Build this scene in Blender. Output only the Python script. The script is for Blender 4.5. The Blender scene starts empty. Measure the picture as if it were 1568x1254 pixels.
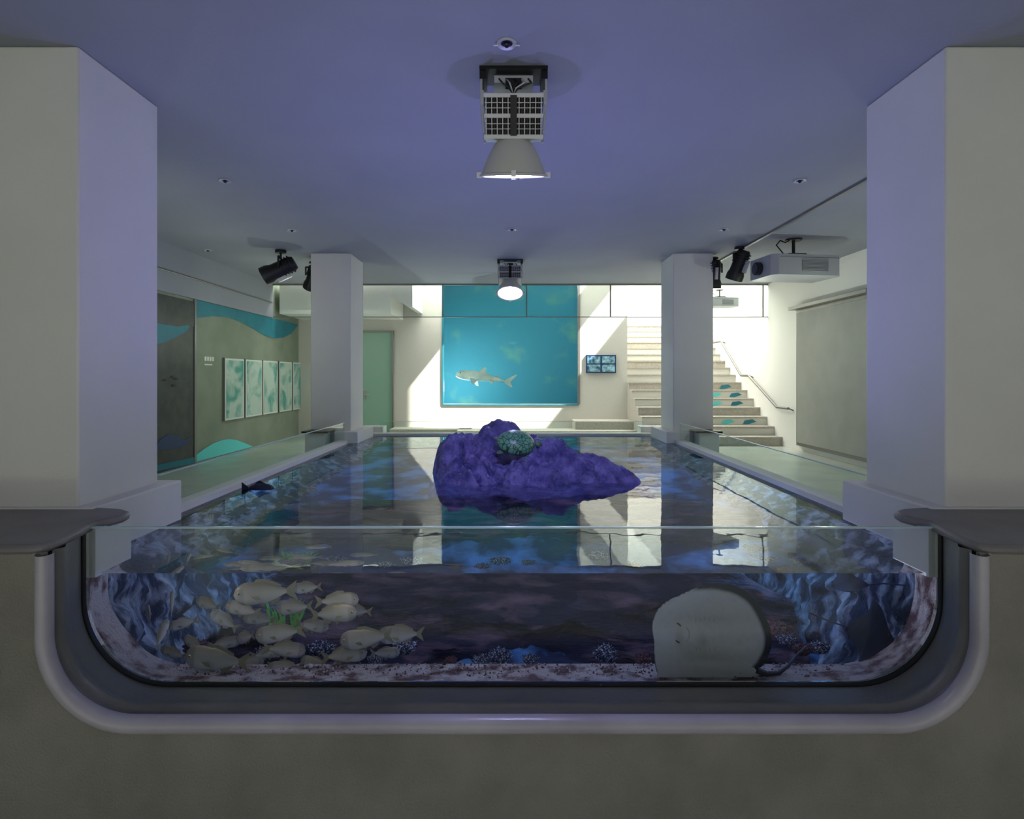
import bpy, bmesh, math, random
from mathutils import Vector, Matrix, noise, Euler
random.seed(4)
R=math.radians
F=850.0; CX=784.0; HV=575.0      # focal length / principal column / horizon of the survey photo
def pt(u,v,y): return Vector(((u-CX)*y/F, y, (HV-v)*y/F))
def uw(u,v,y,y0=2.9):            # true position under water (refraction at the tank window)
    a=(u-CX)/F; b=(HV-v)/F; L=math.sqrt(1+a*a+b*b)
    ax=a/L/1.33; bz=b/L/1.33; c=math.sqrt(1-ax*ax-bz*bz)
    return Vector((a*y0+ax/c*(y-y0), y, b*y0+bz/c*(y-y0)))
WATER=-1.033; CEIL=1.9; FLOOR=-1.38; PIT=-2.15

# ---------------------------------------------------------------- materials
def mat(name,c1,c2=None,scale=4,rough=.6,metal=0,bump=0,bscale=None,detail=5,emis=None,es=0,lo=.35,hi=.65,kind='noise',dist=0,spec=.5,stretch=None,vcol=False):
    m=bpy.data.materials.new(name); m.use_nodes=True
    nt=m.node_tree; n=nt.nodes; l=nt.links; b=n['Principled BSDF']
    b.inputs['Base Color'].default_value=(*c1,1); b.inputs['Roughness'].default_value=rough
    b.inputs['Metallic'].default_value=metal; b.inputs['Specular IOR Level'].default_value=spec
    tc=n.new('ShaderNodeTexCoord'); vec=tc.outputs['Object']
    if stretch:
        mp=n.new('ShaderNodeMapping'); mp.inputs['Scale'].default_value=stretch
        l.new(vec,mp.inputs['Vector']); vec=mp.outputs['Vector']
    if vcol:
        a=n.new('ShaderNodeAttribute'); a.attribute_name='Col'; l.new(a.outputs['Color'],b.inputs['Base Color'])
    elif c2:
        if kind=='noise':
            t=n.new('ShaderNodeTexNoise'); t.inputs['Detail'].default_value=detail; t.inputs['Distortion'].default_value=dist; o=t.outputs['Fac']
        else:
            t=n.new('ShaderNodeTexVoronoi'); t.feature='DISTANCE_TO_EDGE'; o=t.outputs['Distance']
        t.inputs['Scale'].default_value=scale; l.new(vec,t.inputs['Vector'])
        r=n.new('ShaderNodeValToRGB'); r.color_ramp.elements[0].position=lo; r.color_ramp.elements[1].position=hi
        r.color_ramp.elements[0].color=(*c1,1); r.color_ramp.elements[1].color=(*c2,1)
        l.new(o,r.inputs['Fac']); l.new(r.outputs['Color'],b.inputs['Base Color'])
    if bump:
        t2=n.new('ShaderNodeTexNoise'); t2.inputs['Scale'].default_value=bscale or scale; t2.inputs['Detail'].default_value=6
        l.new(vec,t2.inputs['Vector'])
        bp=n.new('ShaderNodeBump'); bp.inputs['Strength'].default_value=bump; bp.inputs['Distance'].default_value=.05
        l.new(t2.outputs['Fac'],bp.inputs['Height']); l.new(bp.outputs['Normal'],b.inputs['Normal'])
    if emis:
        b.inputs['Emission Color'].default_value=(*emis,1); b.inputs['Emission Strength'].default_value=es
    return m
def glassmat(name,tint=(.93,.98,.97),ior=1.45):
    m=bpy.data.materials.new(name); m.use_nodes=True; nt=m.node_tree; n=nt.nodes; l=nt.links
    n.remove(n['Principled BSDF']); out=n['Material Output']
    tr=n.new('ShaderNodeBsdfTransparent'); tr.inputs[0].default_value=(*tint,1)
    gl=n.new('ShaderNodeBsdfGlossy'); gl.inputs['Roughness'].default_value=.01
    fr=n.new('ShaderNodeFresnel'); fr.inputs['IOR'].default_value=ior
    mx=n.new('ShaderNodeMixShader'); l.new(fr.outputs[0],mx.inputs[0]); l.new(tr.outputs[0],mx.inputs[1]); l.new(gl.outputs[0],mx.inputs[2])
    l.new(mx.outputs[0],out.inputs['Surface']); return m
def watermat(name,bump):
    m=bpy.data.materials.new(name); m.use_nodes=True; nt=m.node_tree; n=nt.nodes; l=nt.links
    n.remove(n['Principled BSDF']); out=n['Material Output']
    g=n.new('ShaderNodeBsdfGlass'); g.inputs['IOR'].default_value=1.33; g.inputs['Roughness'].default_value=0; g.inputs['Color'].default_value=(.95,.985,1,1)
    if bump:
        tc=n.new('ShaderNodeTexCoord'); mp=n.new('ShaderNodeMapping'); mp.inputs['Scale'].default_value=(1.3,.7,1)
        t=n.new('ShaderNodeTexNoise'); t.inputs['Scale'].default_value=2.6; t.inputs['Detail'].default_value=2.5; t.inputs['Roughness'].default_value=.45
        l.new(tc.outputs['Object'],mp.inputs[0]); l.new(mp.outputs[0],t.inputs['Vector'])
        b=n.new('ShaderNodeBump'); b.inputs['Strength'].default_value=bump; b.inputs['Distance'].default_value=.03
        l.new(t.outputs['Fac'],b.inputs['Height']); l.new(b.outputs['Normal'],g.inputs['Normal'])
    l.new(g.outputs[0],out.inputs['Surface']); return m

M_paint=mat('white_plaster',(.68,.68,.66),(.72,.72,.70),scale=1.5,rough=.75,bump=.05,bscale=60)
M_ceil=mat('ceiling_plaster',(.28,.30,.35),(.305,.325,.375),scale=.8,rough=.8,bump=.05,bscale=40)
M_conc=mat('front_concrete',(.225,.215,.19),(.28,.268,.24),scale=3,rough=.85,bump=.35,bscale=90,detail=14)
M_lip=mat('smooth_concrete_trim',(.36,.34,.39),(.46,.44,.50),scale=2,rough=.28,bump=.05,bscale=20)  # violet highlight of the lip put into its base colour
M_reveal=mat('window_reveal_concrete',(.14,.14,.145),(.18,.175,.18),scale=3,rough=.36,bump=.08,bscale=50)
M_ledge=mat('ledge_resin',(.17,.155,.165),(.21,.195,.205),scale=4,rough=.45)
M_black=mat('black_rubber',(.01,.01,.012),rough=.5)
M_grain=mat('shell_grit_coating',(.50,.44,.45),(.10,.045,.05),scale=8,rough=.9,bump=.8,bscale=70,detail=14,lo=.45,hi=.60)
M_rubble=mat('shell_rubble_dark',(.30,.20,.22),(.05,.03,.05),scale=20,rough=.9,detail=6,lo=.4,hi=.6)
M_rubble2=mat('shell_rubble_pale',(.62,.56,.58),(.30,.24,.28),scale=20,rough=.9)
M_pit=mat('tank_floor_rock',(.008,.02,.07),(.11,.33,.68),scale=2.2,rough=.9,bump=.6,bscale=12,detail=12,lo=.47,hi=.62)
M_side=mat('tank_wall_rock',(.015,.022,.045),(.42,.45,.50),scale=5,rough=.9,bump=1,bscale=14,detail=14,lo=.47,hi=.68,stretch=(1,1.6,.6))
M_reef=mat('dark_reef_rock',(.006,.007,.03),(.17,.10,.13),scale=4.5,rough=.9,bump=1,bscale=16,detail=13,lo=.48,hi=.72,stretch=(.45,1,2.4),dist=.6)
M_rock=mat('purple_island_rock',(.045,.04,.20),(.17,.15,.44),scale=7,rough=.5,bump=1,bscale=22,detail=13,lo=.38,hi=.64)
M_wallgreen=mat('left_wall_concrete',(.21,.26,.20),(.26,.30,.24),scale=2,rough=.8,bump=.08,bscale=40)
M_backwall=mat('back_wall_terrazzo',(.56,.56,.50),(.64,.635,.575),scale=70,rough=.8)
M_white=mat('bright_white_wall',(.80,.80,.76),rough=.8)
M_floor=mat('polished_floor',(.46,.50,.44),(.54,.57,.51),scale=2,rough=.25)
M_screen=mat('screen_fabric',(.33,.34,.31),(.36,.37,.34),scale=3,rough=.8)
M_frame=mat('grey_metal_frame',(.22,.22,.21),rough=.4,metal=.4)
M_steel=mat('brushed_steel',(.6,.6,.58),rough=.3,metal=.9)
M_step=mat('step_stone',(.40,.38,.33),(.50,.47,.41),scale=20,rough=.8)
M_riser=mat('riser_paint',(.66,.66,.60),rough=.8)
M_teal=mat('mural_teal',(.015,.17,.24),(.02,.22,.29),scale=3,rough=.6)
M_cyan=mat('mural_cyan',(.12,.68,.68),rough=.6)
M_dark=mat('dark_mural_panel',(.028,.036,.036),(.05,.058,.058),scale=6,rough=.5)
M_navy=mat('mural_navy',(.01,.04,.14),rough=.5)
M_door=mat('green_door_paint',(.28,.48,.37),rough=.4)
M_artframe=mat('artwork_frame',(.70,.76,.72),rough=.5)
M_art=mat('artwork_print',(.50,.64,.57),(.08,.36,.31),scale=2.2,rough=.35,detail=14,lo=.45,hi=.62,dist=.8)
M_pool=mat('pool_back_wall',(.05,.27,.36),(.15,.38,.30),scale=1.5,rough=.9,detail=14,lo=.55,hi=.75)  # green patches stand in for reflected trees, put into the wall colour
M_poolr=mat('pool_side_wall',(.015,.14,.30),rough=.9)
M_blk=mat('black_metal',(.012,.012,.014),rough=.45,metal=.2)
M_alu=mat('lamp_aluminium',(.55,.56,.58),rough=.4,metal=.3)
M_shade=mat('lamp_reflector',(.55,.55,.50),rough=.45)
M_bulb=mat('lamp_lens',(.9,.9,1),emis=(.85,.85,1),es=9)
M_projw=mat('projector_plastic',(.38,.40,.42),rough=.45)
M_grille=mat('projector_grille',(.16,.17,.18),rough=.6)
M_lens=mat('dark_lens',(.02,.02,.05),rough=.08)
M_glass=glassmat('clear_glass',ior=1.25)
M_glassp=glassmat('pool_glass',ior=1.12)
M_glassf=glassmat('tank_window_glass',(.96,.99,1))
M_glassg=glassmat('green_edge_glass',(.86,.95,.92),ior=1.2)
M_edge=mat('glass_polished_edge',(.45,.62,.66),rough=.2)
M_vcol=mat('animal_skin',(1,1,1),rough=.45,vcol=True)
M_eye=mat('eye_black',(.01,.01,.01),rough=.1)
M_shell=mat('turtle_shell',(.01,.03,.02),(.10,.30,.20),scale=8,rough=.35,kind='vor',lo=.02,hi=.12)
M_turtle=mat('turtle_skin',(.10,.20,.15),(.03,.06,.05),scale=20,rough=.5)
M_grass=mat('seagrass_green',(.08,.45,.05),(.16,.62,.10),scale=10,rough=.5)
M_coral=mat('white_coral',(.50,.52,.58),(.012,.015,.045),scale=7,rough=.9,bump=.5,bscale=30,lo=.38,hi=.50,detail=8)
M_redcoral=mat('brown_coral',(.20,.07,.06),(.03,.015,.03),scale=7,rough=.9,bump=.5,bscale=30,lo=.4,hi=.56)
M_ray=mat('dark_ray_skin',(.004,.007,.025),(.008,.016,.05),scale=6,rough=.5)
M_shark=mat('shark_skin',(.85,.86,.78),(.62,.66,.60),scale=5,rough=.45)
M_belly=mat('ray_belly_skin',(.62,.59,.60),rough=.5)
M_plaque=mat('information_board',(.02,.08,.16),(.35,.65,.75),scale=12,rough=.3,detail=6)
M_wt=watermat('water_surface',.055); M_wf=watermat('water_body',0)

# ---------------------------------------------------------------- builder
def finish(bm,name,mats,ang=35,smooth=True,parent=None):
    me=bpy.data.meshes.new(name); bm.to_mesh(me); bm.free()
    for m in mats: me.materials.append(m)
    if smooth:
        for p in me.polygons: p.use_smooth=True
        me.set_sharp_from_angle(angle=R(ang))
    o=bpy.data.objects.new(name,me); bpy.context.scene.collection.objects.link(o)
    if parent: o.parent=parent
    return o
def bevel(o,w=.01,s=2):
    b=o.modifiers.new('bevel','BEVEL'); b.width=w; b.segments=s; b.limit_method='ANGLE'; b.angle_limit=R(40)
    return o
class B:
    def __init__(s): s.bm=bmesh.new(); s.m=[]
    def mi(s,m):
        if m not in s.m: s.m.append(m)
        return s.m.index(m)
    def _f(s,vs,m):
        i=s.mi(m)
        for f in {f for v in vs for f in v.link_faces}: f.material_index=i
    def box(s,x0,x1,y0,y1,z0,z1,m,M=None):
        T=Matrix.Translation(((x0+x1)/2,(y0+y1)/2,(z0+z1)/2))@Matrix.Diagonal((abs(x1-x0),abs(y1-y0),abs(z1-z0),1))
        if M: T=M@T
        s._f(bmesh.ops.create_cube(s.bm,size=1,matrix=T)['verts'],m); return s
    def cyl(s,p0,p1,r0,r1=None,m=None,seg=16,M=None):
        p0=Vector(p0);p1=Vector(p1); r1=r0 if r1 is None else r1; d=p1-p0
        T=Matrix.Translation((p0+p1)/2)@d.to_track_quat('Z','Y').to_matrix().to_4x4()
        if M: T=M@T
        s._f(bmesh.ops.create_cone(s.bm,cap_ends=True,segments=seg,radius1=r0,radius2=r1,depth=d.length,matrix=T)['verts'],m); return s
    def sph(s,c,r,m,seg=16,rot=None,M=None):
        if not hasattr(r,'__len__'): r=(r,r,r)
        T=Matrix.Translation(c)@(rot.to_matrix().to_4x4() if rot else Matrix())@Matrix.Diagonal((*r,1))
        if M: T=M@T
        s._f(bmesh.ops.create_uvsphere(s.bm,u_segments=seg,v_segments=seg//2+2,radius=1,matrix=T)['verts'],m); return s
    def tube(s,ps,r,m,seg=8,M=None):
        for i in range(len(ps)-1):
            s.cyl(ps[i],ps[i+1],r,None,m,seg,M)
            if i: s.sph(ps[i],r,m,8,M=M)
        return s
    def lathe(s,prof,m,seg=32,M=None):
        M=M or Matrix(); rows=[]; i=s.mi(m)
        for r,z in prof: rows.append([s.bm.verts.new(M@Vector((r*math.cos(a*2*math.pi/seg),r*math.sin(a*2*math.pi/seg),z))) for a in range(seg)])
        for a,b in zip(rows,rows[1:]):
            for k in range(seg):
                f=s.bm.faces.new((a[k],a[(k+1)%seg],b[(k+1)%seg],b[k])); f.material_index=i
        return s
    def poly(s,ps,m):
        f=s.bm.faces.new([s.bm.verts.new(p) for p in ps]); f.material_index=s.mi(m); return s
    def prism(s,pts,ext,m):      # polygon pts extruded by vector ext
        ext=Vector(ext); a=[s.bm.verts.new(p) for p in pts]; b=[s.bm.verts.new(Vector(p)+ext) for p in pts]; i=s.mi(m)
        fs=[s.bm.faces.new(a),s.bm.faces.new(b[::-1])]
        n=len(pts)
        for k in range(n): fs.append(s.bm.faces.new((a[k],b[k],b[(k+1)%n],a[(k+1)%n])))
        for f in fs: f.material_index=i
        return s
    def grid(s,rows,m,close=False):
        i=s.mi(m); V=[[s.bm.verts.new(p) for p in r] for r in rows]
        for a,b in zip(V,V[1:]):
            n=len(a)
            for k in range(n if close else n-1):
                f=s.bm.faces.new((a[k],a[(k+1)%n],b[(k+1)%n],b[k])); f.material_index=i
        return V
    def done(s,name,bev=0,ang=35,smooth=True,recalc=True,parent=None):
        if recalc: bmesh.ops.recalc_face_normals(s.bm,faces=s.bm.faces[:])
        o=finish(s.bm,name,s.m,ang,smooth,parent)
        if bev: bevel(o,bev)
        return o
def fr(x,y,z,H=.9,o=6): return noise.fractal(Vector((x,y,z)),H,2.1,o)

# ---------------------------------------------------------------- room shell
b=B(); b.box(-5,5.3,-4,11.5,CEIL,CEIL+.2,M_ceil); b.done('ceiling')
b=B(); b.box(3.40,3.44,3,11.5,CEIL-.025,CEIL+.01,M_frame); b.done('trim_1')
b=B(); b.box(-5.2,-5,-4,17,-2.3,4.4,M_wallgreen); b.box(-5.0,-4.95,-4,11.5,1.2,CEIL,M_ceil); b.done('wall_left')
b=B(); b.box(5.3,5.5,-4,17.2,-2.3,4.4,M_white); b.done('wall_right')
b=B(); W0,W1,WB,WT=-1.62,1.56,-.67,3.2
b.box(-5,W0,13,13.2,FLOOR,4.4,M_backwall); b.box(W1,2.7,13,13.2,FLOOR,4.4,M_backwall)
b.box(W0,W1,13,13.2,FLOOR,WB,M_backwall); b.box(W0,W1,13,13.2,WT,4.4,M_backwall); b.done('wall_back')
b=B(); b.box(2.5,2.7,13.2,17,FLOOR,4.4,M_backwall); b.box(2.5,5.3,17,17.2,FLOOR,4.4,M_white); b.done('wall_stairwell')
b=B(); b.box(-5,-2.66,3.2,13,FLOOR-.1,FLOOR,M_floor); b.box(2.66,5.3,3.2,17,FLOOR-.1,FLOOR,M_floor); b.box(-2.66,2.66,9.75,13,FLOOR-.1,FLOOR,M_floor); b.done('floor')
b=B(); b.box(-5,5.3,-4,2.5,-2.3,-2.2,M_floor); b.done('floor.001')
b=B()
for x0,x1 in((-5.2,1.1),(3.5,4.0),(5.0,5.5)): b.box(x0,x1,11.5,17.2,4.1,4.3,M_white)  # unseen slabs added, gaps spaced to shape sun bands on the back wall
b.box(-5.2,5.5,11.5,11.6,2.1,2.4,M_white); b.box(-5.2,1.1,11.5,11.6,2.4,4.2,M_white)  # unseen upper wall added to keep sun off the left wall
b.done('roof_sun_blocker')
b=B(); b.tube([(-4.93,3,1.5),(-4.93,11.4,1.5)],.012,M_frame); b.done('trim_2')

# columns
for sx in(-1,1):
    for k,(y0,y1) in enumerate(((3.2,3.92),(8.6,9.32))):
        b=B(); xs=sorted((sx*2.5,sx*3.12)); b.box(*xs,y0,y1,FLOOR-.8,CEIL,M_paint)
        xs=sorted((sx*2.39,sx*3.2))
        if k==0: b.box(*xs,3.16,4.02,-1.06,-.755,M_paint)
        else: b.box(*sorted((sx*2.36,sx*2.72)),8.48,9.45,-1.06,-.86,M_paint)
        b.done('column',bev=.012)

# ---------------------------------------------------------------- front tank wall
ZT=-.80
def upath(o,ztop=ZT,y=2.45,n=18):
    fl=min(max(y-2.45,0),.45)
    X=2.055+o+.27*fl; zb=-1.53-o-.05*fl; r=.36+o+.12*fl; P=[(-X,ztop),(-X,(ztop+zb+r)/2)]
    for i in range(n+1):
        a=math.pi+ (math.pi/2)*i/n; P.append((-X+r+r*math.cos(a), zb+r+r*math.sin(a)))
    Q=[(-x,z) for x,z in reversed(P)]
    return P+[(0,zb)]+Q
b=B()
P=upath(.052)
outline=[Vector((x,2.5,z)) for x,z in P]+[Vector((5.3,2.5,ZT)),Vector((5.3,2.5,-2.3)),Vector((-5.2,2.5,-2.3)),Vector((-5.2,2.5,ZT))]
b.prism(outline,(0,.02,0),M_conc)
P=upath(.13,y=2.9)
outline=[Vector((x,2.52,z)) for x,z in P]+[Vector((5.3,2.52,ZT)),Vector((5.3,2.52,-2.3)),Vector((-5.2,2.52,-2.3)),Vector((-5.2,2.52,ZT))]
b.prism(outline,(0,.63,0),M_conc); b.done('wall_front',smooth=False)
def sweep(prof,m,name,ztop=ZT):
    b=B(); rows=[[Vector((x,y,z)) for x,z in upath(o,ztop,y)] for y,o in prof]
    b.grid(rows,m); return b.done(name,recalc=False,ang=60)
sweep([(2.50,.072),(2.478,.070),(2.460,.060),(2.450,.044),(2.450,.026),(2.460,.010),(2.478,0),(2.505,-.003),(2.52,.003),(2.53,.018)],M_lip,'trim_3')
sweep([(2.53,.018),(2.545,.026),(2.56,.022),(2.57,.008),(2.585,-.004),(2.605,-.004),(2.62,.004),(2.64,.014),(2.70,.020),(2.76,.028),(2.83,.040),(2.90,.048)],M_reveal,'trim_5')
sweep([(2.83,.044),(2.83,.032),(2.838,.029),(2.862,.029),(2.868,.05)],M_black,'trim_4')
b=B()
rows=[]
for j in range(13):
    y=2.885+j*.27/12; rows.append([Vector((x*(1+.02*noise.noise(Vector((x*3,y*4,z*3)))),y,z+.012*noise.noise(Vector((x*4,y*6,z)))+.006*noise.noise(Vector((x*17,y*20,z))))) for x,z in upath(.045,-.80,y)])
b.grid(rows,M_grain)
for sx in(-1,1): b.box(*sorted((sx*2.165,sx*2.26)),2.885,3.155,-1.05,-.80,M_paint)
o=b.done('tank_opening_lining',ang=60)
# rubble on the sill
b=B(); rnd=random.Random(11)
for k in range(900):
    x=rnd.uniform(-1.9,1.9); y=2.93+.22*rnd.random()**.6; s=rnd.uniform(.002,.007)*(1.8 if rnd.random()<.06 else 1)
    z=-1.597
    T=Matrix.Translation((x,y,z+s*.3))@Euler((rnd.random()*3,rnd.random()*3,0)).to_matrix().to_4x4()@Matrix.Diagonal((s*1.5,s,s*.7,1))
    b._f(bmesh.ops.create_icosphere(b.bm,subdivisions=1,radius=1,matrix=T)['verts'],M_rubble if rnd.random()<.6 else M_rubble2)
b.done('shell_rubble',ang=20)
# ledges
for sx in(-1,1):
    pts=[(-5,2.49),(-2.25,2.49),(-2.16,2.495),(-2.11,2.52),(-2.115,2.62),(-2.165,2.84),(-2.185,2.92),(-2.15,2.98),(-2.13,3.05),(-2.15,3.13),(-2.24,3.19),(-2.4,3.22),(-5,3.22)]
    pts=[Vector((-sx*x if sx>0 else x,y,-.81)) for x,y in pts]
    b=B(); b.prism(pts,(0,0,.048),M_ledge); b.done('tank_ledge',bev=.018)
# window pane
b=B(); b.prism([Vector((x,2.862,z)) for x,z in upath(.035,-.785,2.87)],(0,.02,0),M_glassf)
b.box(-2.18,2.18,2.86,2.884,-.789,-.782,M_edge); b.done('window_1',smooth=False)

# tank shell
b=B()
for sx in(-1,1): b.box(*sorted((sx*2.5,sx*2.66)),3.15,9.75,-2.4,-.99,M_paint)
b.box(-2.5,2.5,9.6,9.75,-2.4,-1.0,M_paint); b.box(-2.66,2.66,3.15,9.75,-2.5,-2.35,M_paint); b.done('tank_basin')
b=B()
for sx in(-1,1):
    rows=[]
    for j in range(50):
        z=-2.32+j*(1.24)/49
        rows.append([Vector((sx*(2.42-.09*abs(fr(y*1.3,z*2.4,sx*3))-.07*fr(y*4,z*6,sx)-.22*max(0,(-1.35-z))),y,z)) for y in [3.15+i*6.45/220 for i in range(221)]])
    b.grid(rows,M_side)
rows=[[Vector((x,9.56-.2*abs(noise.noise(Vector((x*1.5,z*2,5)))),z)) for x in [-2.5+i*5/50 for i in range(51)]] for z in [-2.32+j*1.24/16 for j in range(17)]]
b.grid(rows,M_side); b.done('rockwork_tank_side',ang=80)
b=B(); rows=[]
for j in range(90):
    y=3.12+j*6.5/89
    rows.append([Vector((x,y,PIT+.20*noise.noise(Vector((x*1.2,y*1.2,0)))+.06*fr(x*3,y*3,1)+(.12 if y<3.2 else 0))) for x in [-2.5+i*5/70 for i in range(71)]])
b.grid(rows,M_pit); b.done('tank_floor',ang=80)
# dark reef ridge
b=B(); rows=[]
nx=190
for j in range(60):
    t=j/59
    row=[]
    for i in range(nx+1):
        x=-2.15+i*4.3/nx
        top=-1.40+.10*noise.noise(Vector((x*1.4,0,2)))-.60*max(0,abs(x)-1.60)
        z=PIT-.1+(top-PIT+.1)*math.sin(min(t*1.35,1)*math.pi/2)
        y=4.45+.75*t+.18*fr(x*1.0,z*3.0,0)+.08*fr(x*3,z*8,3)
        if t>.74: z=top-(t-.74)*2.6+.02*fr(x*4,t*9,2); y+= (t-.74)*.4
        row.append(Vector((x,y,z)))
    rows.append(row)
b.grid(rows,M_reef); b.done('reef_ridge',ang=80)
# water
b=B(); x0,x1,y0,y1,z0,z1=-2.49,2.49,2.9,9.62,-2.33,WATER
c=[Vector((x,y,z)) for z in(z0,z1) for y in(y0,y1) for x in(x0,x1)]
vs=[b.bm.verts.new(p) for p in c]
for idx,m in(((4,5,7,6),M_wt),((0,2,3,1),M_wf),((0,1,5,4),M_wf),((2,6,7,3),M_wf),((0,4,6,2),M_wf),((1,3,7,5),M_wf)):
    f=b.bm.faces.new([vs[i] for i in idx]); f.material_index=b.mi(m)
b.done('tank_water',smooth=False)
# glass rails around tank (single panes)
b=B()
for sx in(-1,1):
    x=sx*2.56
    q=[Vector((x,4.02,-.99)),Vector((x,8.48,-.99)),Vector((x,8.48,-.72)),Vector((x,4.02,-.72))]
    b.poly(q if sx<0 else q[::-1],M_glassg); b.box(x-.009,x+.009,4.02,8.48,-.724,-.716,M_edge)
b.poly([Vector((-2.3,9.67,-1)),Vector((2.3,9.67,-1)),Vector((2.3,9.67,-.8)),Vector((-2.3,9.67,-.8))],M_glassg); b.box(-2.3,2.3,9.66,9.676,-.80,-.795,M_edge)
b.done('glass_railing',smooth=False,recalc=False)
for sx in(-1,1):
    b=B(); b.box(*sorted((sx*2.27,sx*2.68)),9.76,10.05,FLOOR,-.90,M_paint); b.done('railing_post',bev=.01)
    b=B(); b.box(*sorted((sx*2.8,sx*3.1)),8.3,8.56,FLOOR,-.84,M_paint); b.box(*sorted((sx*2.74,sx*3.14)),8.26,8.58,-.86,-.83,M_blk); b.done('service_pedestal',bev=.008)

# ---------------------------------------------------------------- island rock (height field of fused boulders with folded ridges)
LUMPS=[(-.22,6.12,.50,.40,-.50,.0),(-.60,5.92,.26,.38,-.58,.2),(-.40,5.60,.46,.40,-.80,-.4),(.28,5.80,.70,.46,-.65,.2),(.18,5.42,.62,.36,-.83,.1),(.70,5.62,.60,.38,-.79,.2),(.96,5.46,.44,.24,-.93,.3),(-.42,5.33,.38,.24,-.93,0)]
def rockh(x,y):
    wx=x+.09*noise.noise(Vector((x*3,y*3,7)))+.03*noise.noise(Vector((x*9,y*9,7))); wy=y+.09*noise.noise(Vector((x*3,y*3,17)))+.03*noise.noise(Vector((x*9,y*9,27)))
    s=0
    for cx,cy,rx,ry,top,an in LUMPS:
        dx=wx-cx; dy=wy-cy; c,sn=math.cos(an),math.sin(an); p=(c*dx-sn*dy)/rx; q=(sn*dx+c*dy)/ry
        k=1-p*p-q*q
        if k>0: s+=((top+2.25)*k**.20)**26
    h=s**(1/26) if s>0 else 0
    if h>0:
        u=x*.8+y*.9; w=x*.9-y*.6
        h+=.05-.075*(1-min(1,3.2*abs(noise.noise(Vector((u*3.4,w*1.5,3))))))-.03*(1-min(1,3*abs(noise.noise(Vector((u*8,w*4,9))))))+.05*fr(x*4,y*4,2)+.016*fr(x*16,y*16,4)-.03
    return -2.25+max(h,0)
b=B(); b.grid([[Vector((x,y,rockh(x,y))) for x in [-1.0+i*2.6/300 for i in range(301)]] for y in [4.9+j*1.75/210 for j in range(211)]],M_rock); b.done('island_rock',ang=80)
def turtle(name,loc,s,rot):
    b=B(); prof=[(0.001,.34),(.18,.325),(.34,.26),(.45,.14),(.50,.02),(.48,-.03),(.3,-.07),(.001,-.08)]
    b.lathe(prof,M_shell,40,Matrix.Diagonal((1.12,.98,1,1)))
    b.sph((.64,0,.03),(.15,.11,.10),M_turtle); b.cyl((.42,0,0),(.6,0,.02),.11,.09,M_turtle)
    for sy in(-1,1):
        b.sph((.30,sy*.46,-.08),(.10,.24,.03),M_turtle,rot=Euler((0,0,sy*.6))); b.sph((-.46,sy*.30,-.07),(.14,.08,.03),M_turtle,rot=Euler((0,0,-sy*.5)))
        b.sph((.72,sy*.085,.07),.022,M_eye,8)
    o=b.done(name,ang=60); o.location=loc; o.scale=(s,)*3; o.rotation_euler=rot; return o
tz=max(rockh(.03,5.62),rockh(.1,5.62))
turtle('sea_turtle',(.04,5.62,tz+.05),.36,Euler((R(30),R(4),R(12))))

# ---------------------------------------------------------------- lamps
def highbay(loc,tilt):
    b=B()
    b.box(-.21,.21,-.10,.10,-.02,0,M_blk); b.box(-.21,-.17,-.08,.08,-.07,-.0,M_blk); b.box(.17,.21,-.08,.08,-.07,0,M_blk)
    b.box(-.12,.12,-.06,.06,-.085,-.04,M_alu); b.box(-.05,.05,-.07,-.05,-.12,-.06,M_blk)
    for k in range(5):
        x=-.09+k*.045; b.tube([(x,-.06,-.06),(x+.02,-.09,-.10),(x*.3,-.08,-.13),(0,-.05,-.15)],.005,M_alu if k%2 else M_blk)
    for sx in(-1,1):
        for sy in(-1,1): b.tube([(sx*.2,sy*.07,-.02),(sx*.2,sy*.07,-.22),(sx*.185,sy*.08,-.40)],.008,M_alu)
        b.box(sx*.195-.01,sx*.195+.01,-.08,.08,-.23,-.14,M_alu)
    P=Matrix.Translation((0,0,-.14))@Matrix.Rotation(tilt,4,'X')@Matrix.Translation((0,0,.14))
    for z in(-.15,-.265,-.385): b.box(-.185,.185,-.10,.10,z-.012,z+.012,M_alu,P)
    for k in range(21):
        x=-.17+k*.017
        b.box(x-.0025,x+.0025,-.095,.095,-.255,-.16,M_blk if k%2 else M_alu,P); b.box(x-.0025,x+.0025,-.095,.095,-.375,-.275,M_blk if k%2 else M_alu,P)
    b.box(-.17,.17,-.06,.06,-.37,-.16,M_blk,P)
    for z in(-.19,-.22,-.31,-.34): b.box(-.18,.18,-.097,.097,z-.002,z+.002,M_alu,P)
    b.box(-.02,.02,-.11,.11,-.38,-.15,M_blk,P)
    b.lathe([(.001,-.395),(.10,-.395),(.13,-.43),(.165,-.49),(.195,-.56),(.205,-.60),(.222,-.605),(.222,-.618),(.20,-.618),(.19,-.60),(.12,-.45),(.001,-.43)],M_shade,40,P)
    b.lathe([(.001,-.603),(.195,-.603)],M_bulb,40,P)
    for a in range(4):
        t=a*math.pi/2-math.pi/2; c=Vector((.225*math.cos(t),.225*math.sin(t),-.61)); b.box(c.x-.015,c.x+.015,c.y-.012,c.y+.012,-.625,-.59,M_alu,P)
    o=b.done('high_bay_lamp'); o.location=loc
    l=bpy.data.lights.new('lamp_beam','SPOT'); l.energy=130; l.color=(.52,.49,1); l.spot_size=R(110); l.spot_blend=.8; l.shadow_soft_size=.03
    lo=bpy.data.objects.new('lamp_beam',l); bpy.context.scene.collection.objects.link(lo); lo.parent=o; lo.matrix_local=P@Matrix.Translation((0,0,-.66))
    return o
highbay((0.01,3.50,CEIL),R(17)); highbay((-.03,9.15,CEIL),R(-24))
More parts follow.
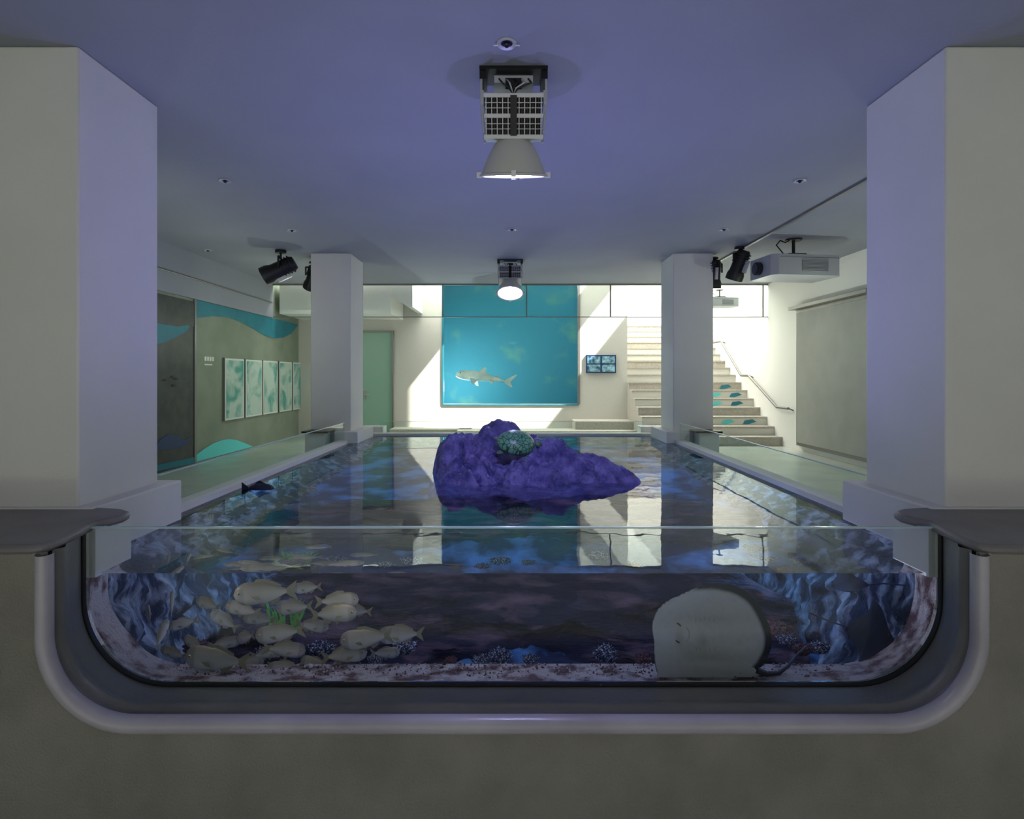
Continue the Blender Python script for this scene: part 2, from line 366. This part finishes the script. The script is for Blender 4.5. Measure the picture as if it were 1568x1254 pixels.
for x,y in((-.03,3.17),(-2.79,5.4),(2.8,5.4),(.06,5.3),(-2.87,7.24),(0,7.2),(2.75,7.2),(-4.6,8.4)):
    b=B(); b.lathe([(.032,.02),(.034,-.002),(.052,-.010),(.058,-.004),(.058,.002)],M_alu,24); b.lathe([(.001,.0005),(.034,.0005)],M_blk,24); b.sph((0,0,-.006),.018,M_lens,10)
    b.tube([(-.05,0,-.01),(-.075,0,-.012)],.004,M_alu); b.tube([(.05,0,-.01),(.075,0,-.012)],.004,M_alu)
    o=b.done('recessed_downlight'); o.location=(x,y,CEIL-.003)
# projectors
def projector(loc,s,rz):
    b=B()
    b.cyl((0,0,0),(0,0,-.02),.11,None,M_blk,24); b.cyl((0,0,0),(0,0,-.22),.022,None,M_blk); b.box(-.13,.13,-.10,.10,-.235,-.21,M_blk)
    b.tube([(-.05,0,-.01),(-.16,-.05,-.06),(-.2,0,-.02),(-.24,.03,-.08),(-.12,.02,-.22)],.009,M_blk)
    for sx in(-1,1): b.tube([(sx*.12,-.08,-.225),(sx*.22,-.16,-.27)],.012,M_blk); b.tube([(sx*.12,.08,-.225),(sx*.22,.16,-.27)],.012,M_blk)
    out=[(-.50,-.24),(-.42,-.30),(.46,-.30),(.5,-.26),(.5,.28),(-.42,.30),(-.5,.24)]
    b.prism([Vector((x,y,-.55)) for x,y in out],(0,0,.28),M_projw)
    b.box(-.08,.30,-.306,-.298,-.50,-.34,M_grille)
    for k in range(9): b.box(-.08,.30,-.312,-.304,-.495+k*.018,-.489+k*.018,M_projw)
    b.box(-.40,.48,-.305,-.298,-.315,-.308,M_grille)
    b.cyl((-.48,.02,-.42),(-.56,.02,-.42),.09,None,M_blk,24); b.cyl((-.55,.02,-.42),(-.57,.02,-.42),.07,None,M_lens,24)
    o=b.done('projector',bev=.012); o.location=loc; o.scale=(s,)*3; o.rotation_euler=(0,0,rz); return o
projector((3.93,7.75,CEIL),1.0,R(8)); projector((4.6,12.3,1.9),.7,R(10))
def spot(loc,s,rz,tilt):
    b=B(); b.cyl((0,0,0),(0,0,-.03),.07,None,M_blk,20); b.cyl((0,0,-.02),(0,0,-.10),.014,None,M_blk)
    b.tube([(-.13,0,-.10),(.13,0,-.10)],.014,M_blk); b.tube([(-.13,0,-.10),(-.13,0,-.24)],.014,M_blk); b.tube([(.13,0,-.10),(.13,0,-.24)],.014,M_blk)
    P=Matrix.Translation((0,0,-.24))@Matrix.Rotation(tilt,4,'X')
    b.lathe([(.001,.20),(.08,.20),(.10,.16),(.105,-.10),(.125,-.16),(.125,-.24),(.11,-.24),(.10,-.20),(.001,-.20)],M_blk,28,P); b.lathe([(.001,-.205),(.1,-.205)],M_lens,24,P)
    for z in(.02,.06,.10,.14): b.lathe([(.10,z),(.118,z),(.118,z+.012),(.10,z+.012)],M_blk,28,P)
    b.box(-.02,.02,-.15,-.10,-.1,.08,M_alu,P)
    o=b.done('stage_spotlight'); o.location=loc; o.scale=(s,)*3; o.rotation_euler=(0,0,rz); return o
spot((-3.50,8.4,CEIL-.01),1.15,R(100),R(62)); spot((-3.22,9.0,CEIL-.06),.95,R(40),R(40)); spot((3.36,8.2,CEIL-.01),1.0,R(30),R(25)); spot((3.16,8.7,CEIL-.05),1.0,R(0),R(10))

# glass smoke curtain
b=B(); b.poly([Vector((-4.95,11.506,1.22)),Vector((5.3,11.506,1.22)),Vector((5.3,11.506,CEIL)),Vector((-4.95,11.506,CEIL))],M_glass); b.box(-4.95,5.3,11.495,11.517,1.205,1.222,M_frame); b.box(-4.95,5.3,11.48,11.53,CEIL-.03,CEIL,M_frame)
for x in(-3.1,-1.43,.30,2.04,5.2): b.box(x-.012,x+.012,11.49,11.52,1.22,CEIL,M_frame)
b.done('glass_smoke_curtain',smooth=False,recalc=False)

# ---------------------------------------------------------------- left wall art
def wl(u,v,off=.012): y=5*F/(CX-u); return Vector((-5+off,y,(HV-v)*y/F))
def decal(pts,m,name,off=.012,t=.004):
    b=B(); b.prism([wl(u,v,off) for u,v in pts],(t,0,0),m); return b.done(name,smooth=False)
decal([(298,459),(340,469),(400,483),(456,497),(445,511),(432,517),(420,518),(405,514),(388,504),(370,494),(350,486),(325,484),(298,487)],M_teal,'wall_mural_wave')
decal([(300,707),(300,696),(312,687),(325,679),(338,674),(350,672),(362,674),(375,679),(386,684)],M_cyan,'wall_mural_hump')
b=B(); b.box(-5.0,-4.985,4.5,8.73,FLOOR,1.16,M_dark); b.box(-5,-4.97,8.70,8.75,FLOOR,1.2,M_frame); b.done('dark_mural_panel')
decal([(225,492),(250,497),(272,500),(290,497),(283,508),(268,516),(250,524),(225,530)],M_teal,'wall_mural_fin',.018)
decal([(225,455),(250,456),(296,466),(296,500),(250,492),(225,487)],M_dark,'wall_mural_band',.020)
decal([(232,690),(244,672),(256,665),(270,666),(280,674),(290,668),(286,680),(272,686),(255,688)],M_navy,'wall_mural_whale',.02)
decal([(225,724),(225,716),(250,709),(296,700),(296,709)],M_teal,'wall_mural_seabed',.02)
for u,v in((262,577),(268,580),(250,582),(264,590)): decal([(u-4,v),(u,v-2),(u+4,v+1),(u,v+2)],M_blk,'wall_mural_fish',.02)
b=B(); 
for k in range(4): b.box(-5,-4.994,9.02+.075*k,9.07+.075*k,.24,.31,M_white)
b.box(-5,-4.994,9.02,9.25,.17,.19,M_white); b.done('wall_lettering')
for u0,u1 in((341,370),(373,398),(400,422),(425,444),(446,461),(464,476)):
    ya=5*F/(CX-u0); yb=5*F/(CX-u1)
    b=B(); b.box(-5,-4.955,ya,yb,-.78,.30,M_artframe); b.box(-4.957,-4.950,ya+.03,yb-.03,-.75,.27,M_art); b.box(-5,-4.96,ya-.012,ya,-.79,.31,M_frame); b.done('framed_picture')
# door
b=B(); b.box(-3.50,-2.80,12.96,13.0,FLOOR,1.0,M_door); b.box(-3.56,-3.50,12.94,13.02,FLOOR,1.05,M_door); b.box(-2.80,-2.76,12.92,13.02,FLOOR,1.05,M_frame); b.box(-3.56,-2.76,12.93,13.02,1.0,1.05,M_frame)
b.cyl((-3.42,12.96,-.45),(-3.42,12.88,-.45),.02,None,M_steel); b.tube([(-3.42,12.88,-.45),(-3.30,12.88,-.45)],.012,M_steel); b.box(-3.45,-3.39,12.95,12.965,-.55,-.35,M_steel); b.done('door_1')
b=B(); b.box(-4.9,-2.55,11.7,13.0,1.30,1.9,M_white); b.prism([Vector((-2.85,11.7,1.9)),Vector((-2.1,11.7,2.2)),Vector((-2.1,11.7,1.45)),Vector((-2.2,11.7,1.45))],(0,1.3,0),M_white); b.done('trim_6')

# big pool window
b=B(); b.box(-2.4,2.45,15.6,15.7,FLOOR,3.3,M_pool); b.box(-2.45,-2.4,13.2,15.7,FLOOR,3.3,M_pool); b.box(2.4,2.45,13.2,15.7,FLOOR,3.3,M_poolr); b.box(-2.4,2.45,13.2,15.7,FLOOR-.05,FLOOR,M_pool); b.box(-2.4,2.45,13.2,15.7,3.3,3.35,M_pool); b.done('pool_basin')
b=B(); b.box(W0,W1,13.06,13.09,WB,WT,M_glassp); b.box(W0-.02,W0+.02,12.98,13.1,WB,WT,M_teal); b.box(W1-.02,W1+.03,12.98,13.1,WB,WT,M_frame); b.box(W0,W1,12.98,13.1,WB-.03,WB,M_teal); b.done('window_2',smooth=False)
# shark
b=B(); n=28; rows=[]
for i in range(n+1):
    t=i/n; x=-.68+1.36*t
    r=max(.006,.150*(math.sin(math.pi*min(1,t+.02)**.62))**.9*(1-.25*t)+.014*(t<.98))
    zc=.06*math.sin(t*3.0)-.05+.10*max(0,t-.8); yc=.08*math.sin(t*5)
    rows.append([Vector((x,yc+r*.95*math.cos(a*2*math.pi/20),zc+r*.9*math.sin(a*2*math.pi/20))) for a in range(20)])
b.grid(rows,M_shark,close=True)
def fin(ps,d): b.prism([Vector(p) for p in ps],d,M_shark)
fin([(-.12,0,.10),(.02,0,.26),(.06,0,.25),(.08,0,.09)],(0,.015,0)); fin([(.34,0,.03),(.42,0,.12),(.45,0,.11),(.45,0,.02)],(0,.015,0))
fin([(.60,-.06,.0),(.86,-.10,.20),(.90,-.10,.19),(.76,-.08,.0),(.84,-.08,-.13),(.80,-.08,-.14),(.62,-.06,-.06)],(0,.015,0))
fin([(-.30,-.10,-.08),(-.16,-.38,-.24),(-.10,-.40,-.25),(-.10,-.08,-.09)],(0,.0,-.02)); fin([(-.30,.12,-.08),(-.16,.36,-.2),(-.10,.38,-.2),(-.10,.08,-.09)],(0,.0,-.02))
fin([(.22,-.06,-.06),(.30,-.18,-.14),(.34,-.18,-.14),(.32,-.04,-.06)],(0,.0,-.015)); b.sph((-.56,-.085,.0),.013,M_eye,8)
o=b.done('shark',ang=60); o.location=pt(738,577,13.7); o.rotation_euler=(R(-8),R(10),R(-6)); o.scale=(.95,)*3

# info board, bench, screen, rail, stairs
b=B(); x0,x1=1.73,2.43; b.box(x0,x1,12.96,13.0,.06,.48,M_navy)
for i in range(2):
    for j in range(2): b.box(x0+.03+i*.34,x0+.33+i*.34,12.952,12.962,.09+j*.195,.255+j*.195,M_plaque)
b.done('information_board')
b=B(); b.box(1.4,2.9,12.3,13.0,FLOOR,-1.02,M_step); b.box(-1.2,2.9,12.0,12.6,FLOOR,-1.2,M_step); b.box(-2.75,-.9,12.4,13,FLOOR,-1.2,M_step); b.done('concrete_bench',bev=.01)
b=B(); b.box(5.22,5.3,8.0,10.2,-1.28,1.2,M_frame); b.box(5.20,5.23,8.05,10.14,-1.22,1.14,M_screen); b.box(5.1,5.3,8.0,10.25,1.2,1.26,M_frame); b.done('projection_screen',bev=.006)
b=B(); n=16; y=10.9; z=FLOOR; prof=[(y,z)]
for i in range(n):
    z+=.175; prof.append((y,z)); y+=.325; prof.append((y,z))
prof.append((17,z)); prof.append((17,FLOOR)); 
b.prism([Vector((2.7,yy,zz)) for yy,zz in prof],(2.6,0,0),M_step)
y=10.9; z=FLOOR
for i in range(n):
    b.box(2.7,5.3,y-.006,y,z,z+.14,M_riser if i%3 else M_step); b.box(2.7,5.3,y-.025,y+.02,z+.145,z+.178,M_step); 
    if i in(4,5,6,2): 
        for k in range(3): 
            xx=3.9+.45*k+.1*(i%2); b.prism([Vector((xx,y-.008,z+.02)),Vector((xx+.12,y-.008,z+.02)),Vector((xx+.28,y-.008,z+.07)),Vector((xx+.2,y-.008,z+.12)),Vector((xx+.04,y-.008,z+.10))],(0,-.004,0),M_cyan if k%2 else M_teal)
    y+=.325; z+=.175
b.done('staircase',smooth=False)
b=B(); X=5.2
P=[(X,10.45,-.62),(X,10.9,-.62),(X,12.2,.0),(X,12.6,.0),(X,13.8,.85),(X,14.3,.85),(X,15.6,1.6)]
b.tube(P,.025,M_frame,12)
for p in P[::2]: b.tube([p,(5.3,p[1],p[2]-.04)],.014,M_frame)
b.done('handrail')

# ---------------------------------------------------------------- animals
def mk_fish_mesh():
    bm=bmesh.new(); col=bm.verts.layers.float_color.new('Col')
    n=22; S=18
    prof=[]
    for i in range(n+1):
        t=i/n  # nose 0 -> tail 1
        h=.190*(math.sin(math.pi*t**.62))**.85*(1-.12*t)+.022*(t>.5)+.004
        if t>.9: h=max(h,.030)
        prof.append((.5-.86*t,h,h*.42*(1-.4*t)+.002))
    rows=[]
    for x,h,w in prof:
        row=[]
        for k in range(S):
            a=2*math.pi*k/S; v=bm.verts.new((x,w*math.cos(a),h*math.sin(a)+.012*(1 if math.sin(a)>0 else 0)))
            s=math.sin(a); t=(s+1)/2
            c0=Vector((.50,.48,.47)); c1=Vector((.20,.17,.12)); c=c0.lerp(c1,max(0,min(1,(t-.35)*1.8)))
            if abs(s+.05)<.2: c=c*.85+Vector((.09,.07,.02))
            if x>.32: c=c*.7
            v[col]=(*c,1); row.append(v)
        rows.append(row)
    for a,b_ in zip(rows,rows[1:]):
        for k in range(S): bm.faces.new((a[k],a[(k+1)%S],b_[(k+1)%S],b_[k]))
    bm.faces.new(rows[0][::-1]); bm.faces.new(rows[-1])
    def fin(ps,y=0,th=.004):
        A=[bm.verts.new((p[0],y-th,p[1])) for p in ps]; Bv=[bm.verts.new((p[0],y+th,p[1])) for p in ps]
        for v in A+Bv: v[col]=(.22,.20,.13,1)
        bm.faces.new(A); bm.faces.new(Bv[::-1])
        for k in range(len(ps)): bm.faces.new((A[k],Bv[k],Bv[(k+1)%len(ps)],A[(k+1)%len(ps)]))
    fin([(-.34,.03),(-.42,.09),(-.54,.17),(-.50,.07),(-.46,0),(-.50,-.07),(-.54,-.17),(-.42,-.09),(-.34,-.03)])
    fin([(.20,.165),(.12,.235),(-.02,.235),(-.15,.18),(-.27,.12),(-.28,.06),(-.05,.15)])
    fin([(-.06,-.14),(-.12,-.205),(-.22,-.15),(-.27,-.08),(-.2,-.1)])
    fin([(.12,-.16),(.02,-.24),(0,-.16)])
    for sy in(-1,1): 
        A=[bm.verts.new(p) for p in((.20,sy*.080,-.03),(.08,sy*.115,-.01),(.03,sy*.125,-.08),(.12,sy*.095,-.09))]
        for v in A: v[col]=(.3,.27,.18,1)
        bm.faces.new(A)
        for rr,cc in((.026,(.5,.45,.25)),(.016,(.01,.01,.01))):
            vs=bmesh.ops.create_uvsphere(bm,u_segments=10,v_segments=6,radius=rr,matrix=Matrix.Translation((.40,sy*(.050 if rr>.02 else .066),.035)))['verts']
            for v in vs: v[col]=(*cc,1)
    vs=bmesh.ops.create_cone(bm,segments=8,radius1=.01,radius2=.01,depth=.05,matrix=Matrix.Translation((.49,0,-.015))@Matrix.Rotation(R(90),4,'X'),cap_ends=True)['verts']
    for v in vs: v[col]=(.12,.1,.08,1)
    bmesh.ops.recalc_face_normals(bm,faces=bm.faces[:])
    me=bpy.data.meshes.new('sea_bream'); bm.to_mesh(me); bm.free(); me.materials.append(M_vcol)
    for p in me.polygons: p.use_smooth=True
    me.set_sharp_from_angle(angle=R(50)); return me
FM=mk_fish_mesh()
# (u, v, length px, y, yaw deg (180 = facing left), pitch)
fishes=[(405,908,92,3.15,184,-4),(371,933,56,3.35,170,10),(517,920,64,3.3,10,0),(512,940,72,3.12,-6,5),(428,970,72,3.2,186,-6),(560,978,80,3.1,178,-8),(613,972,70,3.25,200,4),
(528,1003,68,3.15,4,6),(331,1010,98,3.03,176,4),(436,995,62,3.2,12,-8),(436,1022,52,3.12,190,0),(484,1018,54,3.2,165,10),(376,976,46,3.45,140,-20),(343,950,50,3.4,215,40),
(297,986,46,3.3,150,15),(263,925,42,3.4,110,50),(248,970,44,3.3,70,60),(228,942,40,3.45,120,30),(450,930,56,3.5,175,-5),(379,1016,48,3.2,20,0),(478,958,50,3.5,10,-12),(396,948,48,3.55,185,8),
(318,925,44,3.6,160,10),(280,955,42,3.6,200,-10),(345,985,46,3.5,20,5),(545,935,46,3.6,190,8),(470,900,44,3.6,175,-6),(590,1000,44,3.5,15,-4),(410,1000,48,3.35,10,8),(265,1000,44,3.35,165,12)]
for u,v,L,y,yaw,pit in fishes:
    o=bpy.data.objects.new('sea_bream',FM); bpy.context.scene.collection.objects.link(o)
    o.location=uw(u,v,y); s=L*(2.9+(y-2.9)*.75)/F; o.scale=(s,)*3
    o.rotation_euler=Euler((0,-R(pit),R(yaw)),'XYZ')

def closed(pts,n):
    out=[]; m=len(pts)
    for i in range(n):
        t=i/n*m; k=int(t); f=t-k; p=[Vector(pts[(k+j-1)%m]) for j in range(4)]
        out.append(.5*((2*p[1])+(-p[0]+p[2])*f+(2*p[0]-5*p[1]+4*p[2]-p[3])*f*f+(-p[0]+3*p[1]-3*p[2]+p[3])*f**3))
    return out
def stingray():
    Y=2.955
    px=[(1002,985),(999,960),(1004,938),(1020,922),(1045,910),(1072,899),(1100,894),(1128,899),(1154,915),(1172,942),(1183,975),(1180,1000),(1169,1018),(1162,1026),(1170,1036),(1162,1045),(1140,1044),(1100,1046),(1050,1047),(1013,1045),(1006,1030),(1002,1010)]
    out=[uw(u,v,Y) for u,v in px]; c=uw(1085,978,Y)
    N=160
    ol=closed([(p.x-c.x,p.z-c.z,0) for p in out],N)
    b=B(); bm=b.bm; col=bm.verts.layers.float_color.new('Col')
    G=lambda x,z,cx,cz,sx,sz: math.exp(-((x-cx)/sx)**2-((z-cz)/sz)**2)
    def relief(x,z,r):   # how far the belly bulges towards the window
        return .008*(1-r**3)+.018*G(x,z,-.08,0,.13,.055)+.010*G(x,z,.13,-.06,.12,.05)-.006*G(x,z,.02,.10,.14,.030)-.006*G(x,z,-.01,-.105,.14,.026)-.008*G(x,z,-.155,0,.014,.05)-.006*G(x,z,-.04,0,.014,.04)+.004*math.sin(14*x+9*z)*r*(1-r)
    for side in(-1,1):
        rows=[]
        for j in range(41):
            r=j/40; row=[]
            for k,p in enumerate(ol):
                a=math.atan2(p.y,p.x); x=p.x*r; z=p.y*r
                yy=-relief(x,z,r) if side<0 else .02*(1-r**2)
                yy+=.12*max(0,r-.75)**1.6*max(0,.4+math.cos(a-R(35)))*(1 if z>-.1 else .3)
                v=bm.verts.new((x,yy,z))
                if side<0:
                    w=max(0,min(1,(math.cos(a-R(25))-.05)*1.6))      # dark margin on the upper right wing
                    st=.95-.11*w
                    e=max(0,min(1,(r-st)/.06))*min(1,w*3)
                    base=Vector((.60,.57,.58)).lerp(Vector((.008,.010,.018)),e)
                    sp=noise.noise(Vector((x*22,z*22,0))); sp2=noise.noise(Vector((x*90,z*90,4)))
                    base=base*(1-.12*abs(sp)-.10*max(0,sp2))
                    base=base*(1-.18*G(x,z,-.155,0,.02,.05)-.18*G(x,z,-.035,0,.02,.045)-.15*G(x,z,.02,.10,.14,.03)-.15*G(x,z,-.01,-.105,.14,.025))  # shade in the belly hollows put into the vertex colour
                else: base=Vector((.03,.035,.05))
                v[col]=(*base,1); row.append(v)
            rows.append(row)
        for j,(A,C) in enumerate(zip(rows,rows[1:])):
            for k in range(N):
                k2=(k+1)%N
                bm.faces.new((A[k],A[k2],C[k2],C[k])) 
    bmesh.ops.remove_doubles(bm,verts=bm.verts[:],dist=.0002)
    b.mi(M_vcol)
    for f in bm.faces: f.material_index=0
    def P(u,v,y=-.055): q=uw(u,v,Y); return Vector((q.x-c.x,y,q.z-c.z))
    M_mark=mat('ray_belly_marks',(.10,.08,.09),rough=.6); M_fold=mat('ray_belly_folds',(.40,.37,.38),rough=.6)
    def surf(u,v,d=.0008):
        q=P(u,v); return Vector((q.x,-relief(q.x,q.z,min(.95,q.length/.3))+d,q.z))
    for tri in([(1036,954),(1039,955),(1042,958)],[(1034,979),(1037,982),(1040,983)]):
        b.tube([surf(*q) for q in tri],.0042,M_mark)
    b.tube([surf(*q) for q in [(1050,959),(1054,965),(1054,973),(1050,980)]],.0028,M_fold)
    for k in range(5):
        for sgn,v0 in((-1,950),(1,992)):
            u0=1064+k*7; vv=v0+sgn*(2-abs(k-2)*.8)*1.5
            b.tube([surf(u0,vv-3),surf(u0+2,vv),surf(u0,vv+3)],.0020,M_fold)
    # pelvic fin fold, tail
    b.tube([surf(1128,1012),surf(1142,1018),surf(1156,1022)],.0022,M_mark); b.tube([surf(1132,1030),surf(1146,1032),surf(1158,1034)],.0022,M_mark)
    ps=[P(1158,1026,.0),P(1174,1033,.01),P(1195,1034,.03),P(1215,1026,.07),P(1235,1012,.12),P(1262,1004,.2)]
    for i in range(5): b.cyl(ps[i],ps[i+1],.018-.003*i,.015-.003*i,M_ray,10); 
    for i in range(1,5): b.sph(ps[i],.018-.003*i,M_ray,8)
    o=b.done('stingray',ang=80); o.location=c; return o
stingray()
def darkray(name,loc,s,rot):
    ol=closed([(.55,0,0),(.38,.22,0),(.1,.62,0),(-.12,.72,0),(-.15,.45,0),(-.38,.18,0),(-.48,0,0),(-.38,-.18,0),(-.15,-.45,0),(-.12,-.72,0),(.1,-.62,0),(.38,-.22,0)],72)
    b=B()
    for side in(-1,1):
        rows=[[Vector((p.x*r,p.y*r,side*.09*(1-r**2)+.35*(abs(p.y*r))**1.6)) for p in ol] for r in [.001]+[i/12 for i in range(1,13)]]
        b.grid(rows,M_ray,close=True)
    b.tube([(-.42,0,0),(-.8,0,.03),(-1.3,.05,-.02)],.018,M_ray)
    for sy in(-1,1): b.sph((.38,sy*.1,.07),.03,M_eye,8)
    o=b.done(name,ang=80); o.location=loc; o.scale=(s,)*3; o.rotation_euler=rot
darkray('eagle_ray',uw(1330,970,3.2),.25,Euler((R(80),R(15),R(-10))))
darkray('eagle_ray.001',uw(1300,897,3.7),.24,Euler((R(-12),R(8),R(160))))
b=B(); b.sph((0,0,0),(.12,.035,.05),M_ray); b.prism([Vector((-.1,0,0)),Vector((-.18,0,.06)),Vector((-.18,0,-.05))],(0,.006,0),M_ray); b.prism([Vector((.05,0,.04)),Vector((-.02,0,.075)),Vector((-.08,0,.03))],(0,.006,0),M_ray)
b.sph((.09,-.025,.012),.008,M_eye,8); o2=b.done('surgeonfish',ang=60); o2.location=(-2.28,5.05,-1.03)
# plants / corals
b=B()
for k in range(22):
    u=412+random.random()*46; base=uw(u,958,3.6); lean=random.uniform(-.06,.09); h=random.uniform(.10,.19)
    pts=[base+Vector((lean*t*t,random.uniform(-.005,.005),h*t-.02)) for t in (0,.25,.5,.75,1)]; w=[.006,.007,.006,.004,.0008]
    rows=[[p+Vector((-w[i],0,0)),p+Vector((0,-.002,0)),p+Vector((w[i],0,0))] for i,p in enumerate(pts)]
    b.grid(rows,M_grass)
b.cyl(uw(435,960,3.6)-Vector((0,0,.03)),uw(435,960,3.6)-Vector((0,0,.6)),.1,.2,M_reef,14)
b.done('seagrass')
def coral(name,m,loc,s,seed):
    rnd=random.Random(seed); b=B(); b.sph((0,0,-.25),(.8,.6,.55),m,16)
    for k in range(60):
        a=rnd.random()*6.28; e=rnd.random()*1.5; d=Vector((math.cos(a)*math.cos(e)*.8,math.sin(a)*math.cos(e)*.6,math.sin(e)*.55-.2))*rnd.uniform(.8,1.2)
        b.sph(d,rnd.uniform(.05,.16),m,8)
        if k%3==0: b.cyl(d,d*1.35+Vector((0,0,.15)),.06,.03,m,6)
    for v in b.bm.verts: v.co+=v.normal*.05*noise.noise(v.co*9+Vector((seed,0,0)))
    o=b.done(name,ang=70); o.location=loc; o.scale=(s,s,s*.8); return o
for i,(u,v,y,s,m) in enumerate([(765,1002,3.9,.09,0),(735,1009,3.8,.06,0),(812,1008,3.9,.06,0),(928,998,4.0,.10,0),(490,990,3.8,.09,0),(620,988,3.8,.09,0),(410,998,3.7,.09,0),
    (1190,962,3.9,.10,1),(1205,978,3.7,.07,0),(1228,992,3.5,.07,1),(575,1008,3.8,.06,0),(690,1011,3.8,.05,1),(985,1008,3.8,.07,1),(1255,990,3.7,.07,0),(300,990,3.9,.09,1)]):
    coral('coral',[M_coral,M_redcoral][m],uw(u,v,y),s,i)

# ---------------------------------------------------------------- lights
def light(kind,name,loc,e,col,rot=(0,0,0),**k):
    l=bpy.data.lights.new(name,kind); l.energy=e; l.color=col
    for a,v in k.items(): setattr(l,a,v)
    o=bpy.data.objects.new(name,l); o.location=loc; o.rotation_euler=rot; bpy.context.scene.collection.objects.link(o); return o
for i,(x,y) in enumerate(((-.5,3.9),(.5,3.9),(-.9,4.8),(1.5,4.8),(-.5,7.3),(.6,7.3),(0,8.6))):
    light('SPOT','water_bounce_fill',(x,y,-.85),[48,48,34,34,20,20,8][i],(.37,.35,1),(math.pi,0,0),spot_size=R(172),spot_blend=1,shadow_soft_size=0)  # added spots without fixtures, imitating violet light bounced off the water
for x,y,e in((-1.5,6.6,12),(1.6,6.6,11),(-1.4,8.4,5),(1.4,8.4,5),(-1.9,5.2,15),(2.0,5.2,14)):
    light('POINT','underwater_fill',(x,y,-1.15),e,(.14,.44,1),shadow_soft_size=0)  # added blue point fill inside the water, no fixtures modelled
for x,e in((-1.6,7),(-.5,6),(.6,6),(1.6,8)):
    light('POINT','underwater_fill',(x,3.8,-1.1),e,(.46,.52,1),shadow_soft_size=0)  # added violet fill in front of the reef
for x in(-1.7,-.9,0):
    light('POINT','underwater_fill',(x,3.02,-1.08),1.3,(1,.93,.95),shadow_soft_size=0)  # added whitish fill for the animals near the window
light('POINT','underwater_fill',(1.95,3.05,-1.08),1.0,(1,.93,.95),shadow_soft_size=0)
for x,e in((-1.5,110),(1.3,22)): light('POINT','pool_fill',(x,14.2,2.4 if x>0 else -.3),e,(.95,1,1),shadow_soft_size=0)  # unseen point fill added to brighten the pool
light('AREA','daylight_fill',(-1.6,12.25,4.0),280,(1,.99,.93),shape='RECTANGLE',size=5,size_y=1.2)  # unseen area fill added under the roof to brighten the back area
light('AREA','daylight_fill',(4.0,13.8,4.0),340,(1,.99,.93),shape='RECTANGLE',size=2.2,size_y=4.5)  # same kind of added fill above the stairs
d=Vector((-.8,.32,-1)); so=light('SUN','sun',(6,8,8),22,(1,.96,.86)); so.rotation_euler=d.to_track_quat('-Z','Y').to_euler(); so.data.angle=R(.6)
for y in(5.4,7.3,9.2,11.0):
    for x in(-3.8,4.1): light('POINT','corridor_fill',(x,y,.7),11,(.93,1,.84),shadow_soft_size=0)  # added fill floating in mid-air to brighten the side corridors
w=bpy.data.worlds.new('world'); bpy.context.scene.world=w; w.use_nodes=True
w.node_tree.nodes['Background'].inputs[0].default_value=(.97,.96,.91,1); w.node_tree.nodes['Background'].inputs[1].default_value=.76

cd=bpy.data.cameras.new('camera'); cd.sensor_width=36; cd.lens=F/1568*36; cd.shift_y=-(627-HV)/1568; cd.clip_start=.05
co=bpy.data.objects.new('camera',cd); co.rotation_euler=(R(90),0,0); bpy.context.scene.collection.objects.link(co); bpy.context.scene.camera=co
for o in bpy.data.objects:
    if o.parent is None: o.location.z+=2.2
bpy.context.scene.view_settings.view_transform='Standard'
